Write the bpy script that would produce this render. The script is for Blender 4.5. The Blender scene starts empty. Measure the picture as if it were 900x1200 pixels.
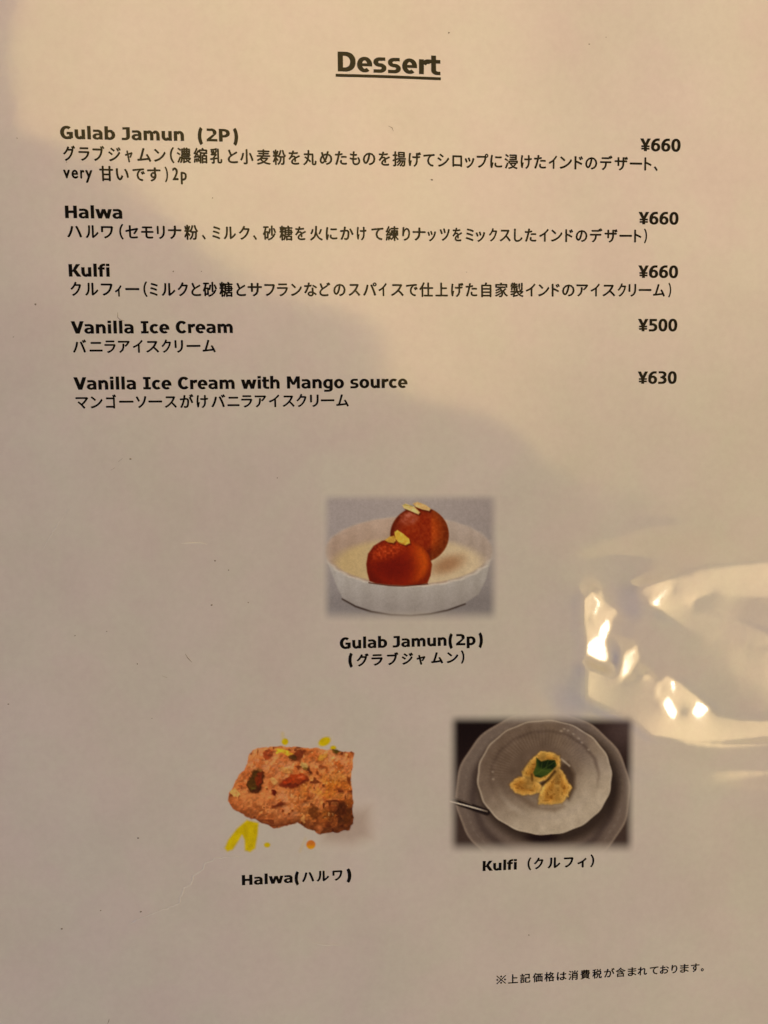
# A laminated restaurant dessert page lying on a table, seen from above by a hand-held phone.
import bpy, math, random
import numpy as np
from mathutils import Matrix, Vector

scene = bpy.context.scene
col = scene.collection

# ------------------------------------------------------------------ camera
CAM_ROT = [[0.996761, 0.01957, -0.078009], [-0.012872, 0.99626, 0.085447], [0.079389, -0.084166, 0.993284]]
cam_data = bpy.data.cameras.new('camera')
cam_data.sensor_fit = 'VERTICAL'
cam_data.sensor_height = 36.0
cam_data.lens = 27.0
cam_data.clip_start = 0.01
cam_data.clip_end = 50.0
cam = bpy.data.objects.new('camera', cam_data)
col.objects.link(cam)
CAM_H = 0.19
m4 = Matrix(CAM_ROT).to_4x4()
m4.translation = (0.0, 0.0, CAM_H + 0.0015)     # the sheet lies 1.5 mm above the origin
cam.matrix_world = m4
scene.camera = cam

# ------------------------------------------------------------------ room light
WORLD_COL, WORLD_STRENGTH = (0.55, 0.62, 1.0), 0.055
PANEL_COL, PANEL_POWER = (1.0, 0.69, 0.22), 17.0
SPOT_COL, SPOT_POWER = (1.0, 0.64, 0.44), 42.0
SHADE_COL, SHADE_POWER = (1.0, 0.68, 0.30), 1.9
WARM_FILL_COL, WARM_FILL_POWER = (1.0, 0.76, 0.32), 3.2
COOL_FILL_COL, COOL_FILL_POWER = (0.26, 0.42, 1.0), 14.5
world = bpy.data.worlds.new('World')
scene.world = world
world.use_nodes = True
bg = world.node_tree.nodes['Background']
bg.inputs['Color'].default_value = WORLD_COL + (1,)
bg.inputs['Strength'].default_value = WORLD_STRENGTH

def area_lamp(name, loc, sx, sy, radiance, color, rz=0.0, shape='RECTANGLE'):
    d = bpy.data.lights.new(name, 'AREA')
    d.shape = shape
    d.size = sx
    d.size_y = sy
    a = sx * sy * (math.pi / 4 if shape in ('DISK', 'ELLIPSE') else 1.0)
    d.energy = radiance * a * math.pi
    d.color = color
    o = bpy.data.objects.new(name, d)
    o.location = loc
    o.rotation_euler = (0, 0, rz)
    col.objects.link(o)
    return o

def mirror_point(xmm, ymm, h):
    """point at height h whose mirror image the camera sees at this place of a flat page"""
    f = (h + CAM_H) / CAM_H
    return Vector((xmm * 0.001 * f, ymm * 0.001 * f, h))

# warm lit ceiling panel: its mirror image is the golden upper part of the page
PANEL_H = 1.25
q0 = mirror_point(-69.0, -40.0, PANEL_H)
q1 = mirror_point(125.0, 135.0, PANEL_H)
panel = area_lamp('ceiling_panel_lamp', (q0 + q1) / 2, q1.x - q0.x, q1.y - q0.y, 1.0, (1, 1, 1))
panel.rotation_euler = (0, 0, 0)

def panel_emission(ld, pa, pb):
    """the panel glows evenly above a slanting edge and fades towards the far end"""
    ld.use_nodes = True
    t = ld.node_tree
    em = t.nodes['Emission']
    geo = t.nodes.new('ShaderNodeNewGeometry')
    sep = t.nodes.new('ShaderNodeSeparateXYZ')
    t.links.new(geo.outputs['Position'], sep.inputs[0])
    def m(op, a, b=0.0, c=0.0):
        n = t.nodes.new('ShaderNodeMath')
        n.operation = op
        for i, v in enumerate((a, b, c)):
            if isinstance(v, (int, float)):
                n.inputs[i].default_value = v
            else:
                t.links.new(v, n.inputs[i])
        return n.outputs[0]
    def ramp(v, a, b, lo, hi):
        n = t.nodes.new('ShaderNodeMapRange')
        n.interpolation_type = 'SMOOTHSTEP'
        n.inputs['From Min'].default_value = a
        n.inputs['From Max'].default_value = b
        n.inputs['To Min'].default_value = lo
        n.inputs['To Max'].default_value = hi
        t.links.new(v, n.inputs['Value'])
        return n.outputs['Result']
    dx, dy = pb.x - pa.x, pb.y - pa.y
    L = math.hypot(dx, dy)
    nx, ny = -dy / L, dx / L
    d = m('ADD', m('MULTIPLY', sep.outputs['X'], nx), m('MULTIPLY_ADD', sep.outputs['Y'], ny, -(pa.x * nx + pa.y * ny)))
    nz = t.nodes.new('ShaderNodeTexNoise')
    nz.inputs['Scale'].default_value = 3.2
    nz.inputs['Detail'].default_value = 2.0
    t.links.new(geo.outputs['Position'], nz.inputs['Vector'])
    d = m('ADD', d, m('MULTIPLY', m('SUBTRACT', nz.outputs['Fac'], 0.5), 0.13))
    e = ramp(d, -0.02, 0.026, 0.0, 1.0)
    f = ramp(sep.outputs['X'], 0.05, 0.62, 1.0, 0.30)
    t.links.new(m('MULTIPLY', e, f), em.inputs['Strength'])
    em.inputs['Color'].default_value = (1, 1, 1, 1)

panel_emission(panel.data, mirror_point(-61.2, 71.4, PANEL_H), mirror_point(47.3, 0.2, PANEL_H))
panel.data.color = PANEL_COL
panel.data.energy = PANEL_POWER

# unseen cool fill added at the left, lights the page without mirroring in it
cool_fill = area_lamp('cool_fill_lamp', (-1.6, -0.8, 1.8), 0.9, 0.9, 1.0, COOL_FILL_COL)
cool_fill.rotation_euler = (Vector((0, 0, 0)) - cool_fill.location).to_track_quat('-Z', 'Y').to_euler()
cool_fill.data.energy = COOL_FILL_POWER

# warm fill added beyond the right edge to brighten that side of the page
wall = area_lamp('warm_fill_lamp', (0.80, -0.16, 0.50), 0.16, 0.16, 1.0, WARM_FILL_COL, 0, 'DISK')
wall.rotation_euler = (Vector((0.08, -0.05, 0)) - wall.location).to_track_quat('-Z', 'Y').to_euler()
wall.data.energy = WARM_FILL_POWER

# added spot, out of view: lays a soft warm pool over the upper right
sp = bpy.data.lights.new('pool_spot', 'SPOT')
sp.energy = SPOT_POWER
sp.color = SPOT_COL
sp.spot_size = math.radians(2 * 5.4)
sp.spot_blend = 0.7
sp.shadow_soft_size = 0.02
spo = bpy.data.objects.new('pool_spot', sp)
spo.location = (1.25, 0.60, 1.35)
col.objects.link(spo)
POOL = Vector((0.09, 0.17, 0.0))
spo.rotation_euler = (POOL - spo.location).to_track_quat('-Z', 'Y').to_euler()

# bare bulb in a pale shade at the right: seen only in the dents of the film
BULB_H = 1.0
BULB_AT = (140.0, -60.0)
bl = mirror_point(*BULB_AT, BULB_H)
SHADE_R, BULB_R = 0.20, 0.06
shade = area_lamp('shade_lamp', bl, SHADE_R * 2, SHADE_R * 2, 1.0, SHADE_COL, 0, 'DISK')
shade.data.energy = SHADE_POWER

def shade_emission(ld, c, r0, r1):
    """a lampshade brightest in the middle, dying away towards its rim"""
    ld.use_nodes = True
    t = ld.node_tree
    geo = t.nodes.new('ShaderNodeNewGeometry')
    dist = t.nodes.new('ShaderNodeVectorMath')
    dist.operation = 'DISTANCE'
    t.links.new(geo.outputs['Position'], dist.inputs[0])
    dist.inputs[1].default_value = c
    mr = t.nodes.new('ShaderNodeMapRange')
    mr.interpolation_type = 'SMOOTHSTEP'
    mr.inputs['From Min'].default_value = r0
    mr.inputs['From Max'].default_value = r1
    mr.inputs['To Min'].default_value = 1.35
    mr.inputs['To Max'].default_value = 0.0
    t.links.new(dist.outputs['Value'], mr.inputs['Value'])
    t.links.new(mr.outputs['Result'], t.nodes['Emission'].inputs['Strength'])

shade_emission(shade.data, bl, 0.09, SHADE_R)
area_lamp('bulb_lamp', bl - Vector((0, 0, 0.02)), BULB_R * 2, BULB_R * 2, 26.0, (1.0, 0.92, 0.74), 0, 'DISK')

scene.view_settings.view_transform = 'Standard'
scene.view_settings.look = 'None'
scene.view_settings.exposure = 0.0
scene.view_settings.gamma = 1.0
scene.render.engine = 'CYCLES'
scene.render.filter_size = 2.0
scene.cycles.use_denoising = True
scene.cycles.denoiser = 'OPENIMAGEDENOISE'
scene.cycles.denoising_input_passes = 'RGB_ALBEDO_NORMAL'
scene.cycles.max_bounces = 4

# ------------------------------------------------------------------ measured layout (millimetres on the page)
JP_LINES = [
["description_text","",0.03,3.51,[["グ",-58.73,-55.94,68.69],["ラ",-55.26,-52.72,68.69],["ブ",-52.08,-49.32,68.68],["ジ",-48.5,-45.6,68.67],["ャ",-44.7,-42.92,68.67],["ム",-41.93,-38.66,68.66],["ン",-38.1,-35.31,68.65],["（",-34.4,-33.34,68.65],["濃",-32.78,-29.49,68.64],["縮",-28.92,-25.67,68.64],["乳",-25.1,-22.23,68.63],["と",-21.0,-18.6,68.62],["小",-18.12,-14.97,68.62],["麦",-14.22,-10.92,68.61],["粉",-10.48,-7.3,68.6],["を",-6.77,-3.99,68.59],["丸",-3.32,-0.08,68.59],["め",0.63,3.66,68.58],["た",4.24,7.14,68.57],["も",7.77,10.31,68.57],["の",10.9,13.95,68.56],["を",14.67,17.46,68.55],["揚",18.0,21.3,68.55],["げ",21.89,24.97,68.54],["て",25.47,28.28,68.53],["シ",28.88,31.84,68.53],["ロ",32.57,34.99,68.52],["ッ",35.58,38.0,68.51],["プ",38.51,41.44,68.51],["に",41.86,44.85,68.5],["浸",45.36,48.69,68.49],["け",49.34,52.12,68.49],["た",52.63,55.65,68.48],["イ",56.3,58.39,68.47],["ン",59.0,62.13,68.47],["ド",62.69,64.88,68.46],["の",65.4,68.45,68.46],["デ",69.11,72.27,68.45],["ザ",72.79,76.19,68.44],["ー",76.62,79.8,68.44],["ト",80.32,82.2,68.43],["、",82.78,83.8,68.43]]],
["description_text","",0.03,3.46,[["v",-58.93,-57.34,64.34],["e",-57.04,-55.54,64.33],["r",-55.07,-54.07,64.32],["y",-53.95,-52.27,64.32],["甘",-50.76,-47.52,64.3],["い",-46.96,-43.96,64.29],["で",-43.14,-40.27,64.27],["す",-39.79,-36.65,64.26],["）",-35.73,-34.94,64.25],["2",-33.98,-32.53,64.24],["p",-32.06,-30.6,64.23]]],
["description_text","",0.03,3.46,[["ハ",-58.65,-55.23,51.07],["ル",-54.46,-51.46,51.07],["ワ",-50.9,-48.07,51.07],["（",-46.73,-45.72,51.07],["セ",-45.33,-42.31,51.08],["モ",-41.7,-38.8,51.08],["リ",-38.06,-36.17,51.08],["ナ",-35.47,-32.29,51.08],["粉",-31.72,-28.4,51.08],["、",-27.61,-26.67,51.08],["ミ",-25.17,-23.21,51.08],["ル",-22.54,-19.55,51.08],["ク",-18.93,-16.29,51.09],["、",-15.58,-14.64,51.09],["砂",-13.25,-10.06,51.09],["糖",-9.34,-6.09,51.09],["を",-5.6,-2.93,51.09],["火",-2.07,1.06,51.09],["に",1.74,4.56,51.09],["か",5.19,8.44,51.1],["け",9.17,11.55,51.1],["て",12.69,15.68,51.1],["練",16.14,19.36,51.1],["り",20.19,22.13,51.1],["ナ",22.73,25.93,51.1],["ッ",26.34,28.48,51.1],["ツ",29.36,31.88,51.11],["を",32.48,34.91,51.11],["ミ",35.75,37.81,51.11],["ッ",38.23,40.62,51.11],["ク",41.51,43.59,51.11],["ス",44.19,46.98,51.11],["し",47.73,49.91,51.11],["た",50.42,53.36,51.11],["イ",54.02,56.45,51.12],["ン",56.97,59.88,51.12],["ド",60.54,62.55,51.12],["の",63.17,66.15,51.12],["デ",66.76,69.94,51.12],["ザ",70.46,73.79,51.12],["ー",74.22,77.46,51.12],["ト",77.99,79.89,51.12],["）",80.51,81.34,51.13]]],
["description_text","",0.03,3.5,[["ク",-58.45,-55.96,37.83],["ル",-55.14,-52.04,37.83],["フ",-51.48,-48.76,37.84],["ィ",-48.28,-46.7,37.84],["ー",-45.87,-42.61,37.84],["（",-41.69,-40.72,37.85],["ミ",-40.23,-38.29,37.85],["ル",-37.5,-34.21,37.85],["ク",-33.73,-31.24,37.86],["と",-30.53,-28.21,37.86],["砂",-27.82,-24.42,37.86],["糖",-23.93,-20.66,37.87],["と",-19.9,-17.6,37.87],["サ",-17.2,-13.77,37.87],["フ",-13.24,-10.65,37.88],["ラ",-10.21,-7.53,37.88],["ン",-6.9,-4.21,37.88],["な",-3.72,-0.57,37.89],["ど",-0.07,2.63,37.89],["の",3.31,6.3,37.89],["ス",6.98,9.83,37.9],["パ",10.47,13.85,37.9],["イ",14.26,16.3,37.9],["ス",17.26,20.47,37.91],["で",20.97,23.86,37.91],["仕",24.23,27.69,37.91],["上",28.2,31.34,37.92],["げ",32.08,35.19,37.92],["た",35.7,38.62,37.93],["自",39.56,42.16,37.93],["家",43.01,46.28,37.93],["製",46.8,50.18,37.94],["イ",50.7,53.18,37.94],["ン",53.8,56.62,37.94],["ド",57.19,59.26,37.95],["の",59.83,63.0,37.95],["ア",63.43,66.47,37.95],["イ",67.04,69.42,37.96],["ス",70.04,73.39,37.96],["ク",73.92,76.15,37.96],["リ",76.73,78.73,37.97],["ー",79.36,82.64,37.97],["ム",83.02,86.16,37.97],["）",86.99,87.78,37.98]]],
["description_text","",0.03,3.38,[["バ",-58.53,-55.34,24.44],["ニ",-54.68,-51.62,24.45],["ラ",-51.2,-48.57,24.46],["ア",-48.05,-45.27,24.47],["イ",-44.64,-42.25,24.48],["ス",-41.57,-38.49,24.49],["ク",-37.96,-35.65,24.5],["リ",-34.87,-32.85,24.51],["ー",-32.07,-28.76,24.53],["ム",-28.33,-25.16,24.54]]],
["description_text","",0.03,3.4,[["マ",-58.45,-55.44,11.39],["ン",-55.01,-52.14,11.38],["ゴ",-51.42,-48.97,11.38],["ー",-48.34,-44.96,11.38],["ソ",-44.43,-41.92,11.37],["ー",-41.49,-38.24,11.37],["ス",-37.7,-34.79,11.36],["が",-34.1,-30.83,11.36],["け",-30.14,-27.36,11.35],["バ",-26.67,-23.23,11.35],["ニ",-22.79,-19.88,11.34],["ラ",-19.48,-16.77,11.34],["ア",-16.23,-13.41,11.34],["イ",-12.81,-10.24,11.33],["ス",-9.54,-6.55,11.33],["ク",-6.16,-3.67,11.33],["リ",-2.86,-0.72,11.32],["ー",-0.22,3.09,11.32],["ム",3.49,6.62,11.31]]],
["caption_text","",0.042,3.32,[["グ",7.47,10.59,-53.77],["ラ",11.21,14.15,-53.78],["ブ",15.16,18.15,-53.79],["ジ",18.92,21.88,-53.8],["ャ",22.7,25.03,-53.81],["ム",26.44,29.56,-53.82],["ン",30.43,33.46,-53.83],["）",34.09,35.03,-53.84]]],
["caption_text","",0.042,3.33,[["ハ",-7.5,-4.33,-110.16],["ル",-3.73,-0.47,-110.2],["ワ",0.36,2.97,-110.23]]],
["caption_text","",0.042,3.39,[["（",51.61,52.67,-110.07],["ク",53.32,55.92,-110.09],["ル",56.99,60.5,-110.13],["フ",61.37,64.03,-110.17],["ィ",65.06,67.6,-110.21],["）",68.56,69.66,-110.23]]],
["footnote_text","",0.026,2.64,[["※",43.23,45.94,-141.87],["上",46.45,49.18,-141.88],["記",49.69,52.53,-141.9],["価",53.11,55.85,-141.91],["格",56.29,59.11,-141.92],["は",59.7,62.38,-141.94],["消",62.86,65.54,-141.95],["費",66.17,68.83,-141.97],["税",69.42,72.05,-141.98],["が",72.67,75.56,-141.99],["含",75.86,78.61,-142.01],["ま",79.2,81.63,-142.02],["れ",81.97,84.58,-142.03],["て",85.29,87.73,-142.05],["お",88.14,90.7,-142.06],["り",91.34,93.04,-142.07],["ま",93.79,96.28,-142.08],["す",96.81,99.27,-142.1],["。",99.69,100.5,-142.11]]]]
BOLD_LINES = [
["heading_text","Dessert",5.32,88.43,29.82,88.31,4.4],
["dish_name_text","Gulab Jamun  (2P)",-59.16,71.93,-18.43,71.93,2.84],
["dish_name_text","Halwa",-58.89,54.06,-45.87,54.08,2.83],
["dish_name_text","Kulfi",-58.64,40.67,-49.27,40.7,2.84],
["dish_name_text","Vanilla Ice Cream",-58.72,27.46,-20.98,27.6,2.85],
["dish_name_text","Vanilla Ice Cream with Mango source",-58.7,14.32,21.14,14.24,2.9],
["price_text","¥660",79.19,71.46,89.48,71.49,2.95],
["price_text","¥660",79.08,53.96,89.36,53.99,2.97],
["price_text","¥660",79.18,40.97,89.47,40.97,2.99],
["price_text","¥500",79.3,27.87,89.52,27.86,3.01],
["price_text","¥630",79.46,14.85,89.65,14.81,3.03],
["caption_text","Gulab Jamun(2p)",3.34,-50.71,39.78,-50.8,2.87],
["caption_text","(",5.42,-54.81,6.54,-54.81,2.71],
["caption_text","Halwa(",-22.73,-111.35,-8.23,-111.51,2.69],
["caption_text",")",4.0,-111.66,5.23,-111.67,2.74],
["caption_text","Kulfi",39.62,-111.29,48.74,-111.4,2.73]]
UNDERLINE = [[4.79,87.85],[29.93,87.73],[29.93,87.05],[4.78,87.17]]
PHOTO_CORNERS = {"gulab":[[-1.84,-7.57],[47.32,-8.37],[47.37,-47.66],[-2.62,-46.05]],"halwa":[[-30.76,-69.04],[16.4,-71.04],[15.94,-109.74],[-31.98,-106.94]],"kulfi":[[27.43,-64.78],[83.72,-67.01],[84.52,-113.76],[27.1,-110.39]]}
BRIGHT_DENTS = [[[82.82,-40.95],[85.13,-42.58],[90.05,-37.12],[87.1,-38.16]],[[66.41,-50.97],[72.06,-50.7],[73.94,-55.95],[72.14,-57.24],[69.18,-56.24],[65.98,-53.42]],[[77.32,-53.13],[80.79,-56.19],[79.46,-59.32],[76.3,-61.7],[75.13,-59.84],[75.75,-54.66]],[[85.74,-64.11],[86.89,-64.16],[86.71,-66.44],[86.02,-66.64]],[[89.39,-61.74],[91.01,-62.03],[91.07,-65.01],[89.91,-64.96]],[[86.73,-67.82],[89.48,-66.78],[92.35,-70.8],[91.21,-72.14],[88.88,-71.35]],[[94.91,-71.37],[96.96,-69.15],[99.99,-69.27],[101.65,-70.03],[100.05,-71.58]]]
WARM_DENTS = [[[66.02,-57.25],[69.88,-58.52],[76.76,-62.18],[83.62,-61.3],[86.43,-63.91],[89.39,-61.97],[92.87,-62.78],[99.98,-68.81],[103.58,-72.42],[109.49,-73.83],[122.53,-74.61],[122.68,-78.83],[104.92,-78.99],[93.19,-78.0],[83.88,-76.67],[79.21,-72.56],[69.98,-67.6],[65.87,-65.17]],[[80.93,-36.43],[91.14,-34.69],[101.45,-34.07],[121.12,-32.78],[121.42,-41.61],[106.21,-39.82],[100.39,-38.08],[95.82,-39.52],[93.58,-41.93],[95.24,-44.23],[101.74,-45.79],[108.75,-47.37],[121.8,-52.81],[115.94,-53.53],[101.88,-51.24],[92.56,-47.99],[87.91,-44.91],[85.59,-43.04],[82.6,-41.39],[79.82,-37.96]],[[65.18,-39.32],[67.4,-37.17],[68.78,-40.54],[67.48,-44.96],[69.77,-48.38],[72.52,-51.17],[66.19,-51.18],[65.23,-44.89]],[[69.71,-43.24],[75.36,-42.74],[76.05,-44.1],[73.12,-44.68]]]
FLAT_ZONES = [[[92.58,-48.67],[103.06,-52.19],[121.9,-55.8],[122.17,-63.89],[122.47,-72.74],[109.44,-72.2],[103.53,-70.57],[100.42,-67.67],[92.84,-61.18],[85.9,-60.24],[81.71,-56.68],[80.65,-47.61],[84.48,-44.81]],[[94.26,-41.5],[96.53,-40.22],[100.42,-38.98],[106.7,-40.74],[121.47,-42.98],[121.75,-51.44],[108.71,-46.0],[101.7,-44.43],[95.91,-43.35]],[[67.73,-69.79],[78.08,-74.12],[83.92,-78.52],[104.96,-80.62],[122.74,-80.71],[123.0,-88.5],[84.03,-85.48],[67.84,-80.11]],[[51.76,-30.14],[78.54,-28.6],[120.94,-27.37],[121.08,-31.42],[89.97,-33.32],[79.77,-34.84],[67.38,-35.39],[63.38,-39.27],[64.0,-59.43],[51.86,-61.24]]]
SPECKS = [[-68.88,71.87],[-24.83,59.03],[31.89,97.93],[70.26,97.81],[27.53,63.85],[36.0,42.14],[-72.0,26.71],[-66.57,34.2],[-46.25,-2.33],[-11.23,-7.42],[-26.93,-27.54],[-23.69,-29.95],[-19.12,-38.2],[-28.11,-38.58],[-46.63,-52.77],[-53.67,-44.4],[-61.24,-45.22],[-77.84,-61.68],[-43.65,-66.75],[-68.04,-120.35],[-58.2,-116.0],[-48.31,-116.85],[-48.18,-97.46],[52.09,-129.86],[-34.56,42.01],[-27.97,42.04],[-58.02,66.71],[66.05,96.12]]
FIBRES = [[[-34.95,-50.6],[-34.37,-51.7],[-33.36,-52.82]],[[17.14,76.14],[17.95,75.77],[18.35,74.99]],[[-47.82,32.44],[-47.87,31.25],[-47.3,30.65],[-46.32,30.45]],[[-40.75,-56.01],[-39.53,-56.49]],[[-57.33,-145.21],[-57.82,-146.57]],[[-50.98,-4.93],[-49.95,-4.33]],[[-49.09,-2.9],[-48.05,-2.1]]]
CREASES = [[[-51.63,-120.51],[-49.02,-118.86],[-45.58,-117.71],[-41.7,-116.36],[-38.67,-115.18],[-37.95,-112.94],[-37.25,-111.17],[-35.51,-110.36],[-34.8,-108.13],[-32.84,-106.89],[-31.7,-104.91],[-29.32,-103.92],[-26.31,-103.63],[-22.44,-103.63]],[[-67.87,-23.82],[-66.35,-21.36],[-64.41,-18.3],[-62.49,-15.86],[-61.01,-14.03]],[[-5.4,-128.17],[-2.11,-129.09],[1.87,-129.36]],[[-35.03,-23.12],[-31.33,-22.99],[-28.66,-23.48]]]

# ------------------------------------------------------------------ shape of the sheet
rng = np.random.RandomState(7)
SX0, SX1, SY0, SY1 = -94.0, 126.0, -185.0, 122.0
WAVES = []
for k in range(14):
    lam = 22 + 60 * rng.rand()
    th = rng.rand() * 2 * math.pi
    WAVES.append((math.cos(th) * 2 * math.pi / lam, math.sin(th) * 2 * math.pi / lam, rng.rand() * 6.283,
                  (0.0032 + 0.0022 * rng.rand()) * lam / (2 * math.pi)))
# the dented corner of the film: solve for the relief whose facets tip towards the lamp
DX0, DX1, DY0, DY1, DS = 46.0, 137.0, -120.0, -8.0, 0.3

def inside(poly, X, Y):
    r = np.zeros(X.shape, bool)
    n = len(poly)
    for i in range(n):
        x0, y0 = poly[i]
        x1, y1 = poly[(i + 1) % n]
        if y0 == y1:
            continue
        c = ((y0 > Y) != (y1 > Y)) & (X < (x1 - x0) * (Y - y0) / (y1 - y0) + x0)
        r ^= c
    return r

def needed_slope(X, Y, tx, ty, tz):
    """slope (dz/dx, dz/dy) of a mirror at X,Y (mm) that sends the camera's ray to the target (m)"""
    px, py = X * 0.001, Y * 0.001
    ax, ay, az = -px, -py, CAM_H + 0 * px
    an = np.sqrt(ax * ax + ay * ay + az * az)
    bx, by, bz = tx - px, ty - py, tz + 0 * px
    bn = np.sqrt(bx * bx + by * by + bz * bz)
    nx, ny, nz = ax / an + bx / bn, ay / an + by / bn, az / an + bz / bn
    return -nx / nz, -ny / nz

DENT_BLUR = 1.7      # in cells of DS

def solve_dents():
    xs = np.arange(DX0, DX1 + DS / 2, DS)
    ys = np.arange(DY0, DY1 + DS / 2, DS)
    X, Y = np.meshgrid(xs, ys)
    W = np.full(X.shape, 0.012)
    GX = np.zeros(X.shape)
    GY = np.zeros(X.shape)
    def aim(polys, ox, oy, spread, w):
        for p in polys:
            m = inside(p, X, Y)
            if not m.any():
                continue
            cx, cy = X[m].mean(), Y[m].mean()
            tx = bl.x + ox + (X - cx) * spread * 0.001
            ty = bl.y + oy + (Y - cy) * spread * 0.001
            gx, gy = needed_slope(X, Y, tx, ty, BULB_H)
            GX[m], GY[m], W[m] = gx[m], gy[m], w
    for p, w in zip(FLAT_ZONES, (0.6, 0.6, 0.6, 0.12)):
        W[inside(p, X, Y)] = w
    aim(WARM_DENTS, -0.10, 0.0, 0.8, 3.0)
    aim(BRIGHT_DENTS, 0.0, 0.0, 0.6, 25.0)
    edge = np.minimum(np.minimum(X - DX0, DX1 - X), np.minimum(Y - DY0, DY1 - Y))
    P = np.where(edge < 6, 0.02 * (1 - edge / 6.0), 0.0) + 1e-5
    wx = 0.5 * (W[:, 1:] + W[:, :-1]); gx = 0.5 * (GX[:, 1:] + GX[:, :-1])
    wy = 0.5 * (W[1:] + W[:-1]); gy = 0.5 * (GY[1:] + GY[:-1])
    LAM = 0.012
    def lap(h):
        o = np.zeros_like(h)
        o[1:-1, 1:-1] = h[2:, 1:-1] + h[:-2, 1:-1] + h[1:-1, 2:] + h[1:-1, :-2] - 4 * h[1:-1, 1:-1]
        return o
    def lapT(v):
        o = np.zeros_like(v)
        i = v[1:-1, 1:-1]
        o[2:, 1:-1] += i; o[:-2, 1:-1] += i; o[1:-1, 2:] += i; o[1:-1, :-2] += i; o[1:-1, 1:-1] -= 4 * i
        return o
    def A(h):
        o = P * h
        d = wx * (h[:, 1:] - h[:, :-1]) / DS ** 2
        o[:, 1:] += d; o[:, :-1] -= d
        d = wy * (h[1:] - h[:-1]) / DS ** 2
        o[1:] += d; o[:-1] -= d
        return o + LAM * lapT(lap(h)) / DS ** 4
    b = np.zeros(X.shape)
    d = wx * gx / DS; b[:, 1:] += d; b[:, :-1] -= d
    d = wy * gy / DS; b[1:] += d; b[:-1] -= d
    h = np.zeros(X.shape)
    r = b - A(h); p = r.copy(); rs = (r * r).sum()
    for it in range(1500):
        Ap = A(p)
        al = rs / (p * Ap).sum()
        h += al * p
        r -= al * Ap
        rn = (r * r).sum()
        if rn < 1e-16:
            break
        p = r + rn / rs * p
        rs = rn
    k = np.exp(-0.5 * (np.arange(-5, 6) / DENT_BLUR) ** 2)
    k /= k.sum()
    h = np.apply_along_axis(lambda v: np.convolve(np.pad(v, 5, 'edge'), k, 'valid'), 0, h)
    h = np.apply_along_axis(lambda v: np.convolve(np.pad(v, 5, 'edge'), k, 'valid'), 1, h)
    fade = np.clip(edge / 16.0, 0, 1)
    fade = fade * fade * (3 - 2 * fade)
    return h * fade

DENT = solve_dents()

def relief(x, y):
    """height of the sheet (mm) at page position x, y (mm)"""
    x = np.asarray(x, float); y = np.asarray(y, float)
    z = np.zeros(np.broadcast(x, y).shape) + 1.5
    for kx, ky, ph, a in WAVES:
        z = z + a * np.sin(kx * x + ky * y + ph)
    fx = np.clip((x - DX0) / DS, 0, DENT.shape[1] - 1.001)
    fy = np.clip((y - DY0) / DS, 0, DENT.shape[0] - 1.001)
    ix, iy = fx.astype(int), fy.astype(int)
    tx, ty = fx - ix, fy - iy
    z = z + (DENT[iy, ix] * (1 - tx) + DENT[iy, ix + 1] * tx) * (1 - ty) + \
            (DENT[iy + 1, ix] * (1 - tx) + DENT[iy + 1, ix + 1] * tx) * ty
    return z

# ------------------------------------------------------------------ helpers
def tag(o, label=None, cat=None, group=None, kind=None):
    for k, v in (('label', label), ('category', cat), ('group', group), ('kind', kind)):
        if v:
            o[k] = v
    return o

def mesh_object(name, verts, faces, mat, parent=None, smooth=False):
    me = bpy.data.meshes.new(name)
    me.from_pydata(verts, [], faces)
    me.materials.append(mat)
    if smooth:
        me.polygons.foreach_set('use_smooth', [True] * len(me.polygons))
    me.update()
    o = bpy.data.objects.new(name, me)
    col.objects.link(o)
    if parent:
        o.parent = parent
    return o

def on_page(pts, lift):
    """page mm -> scene metres, lying on the sheet; lift in mm"""
    a = np.array(pts, float)
    z = relief(a[:, 0], a[:, 1]) + lift
    return [(p[0] * 0.001, p[1] * 0.001, zz * 0.001) for p, zz in zip(a, z)]

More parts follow.
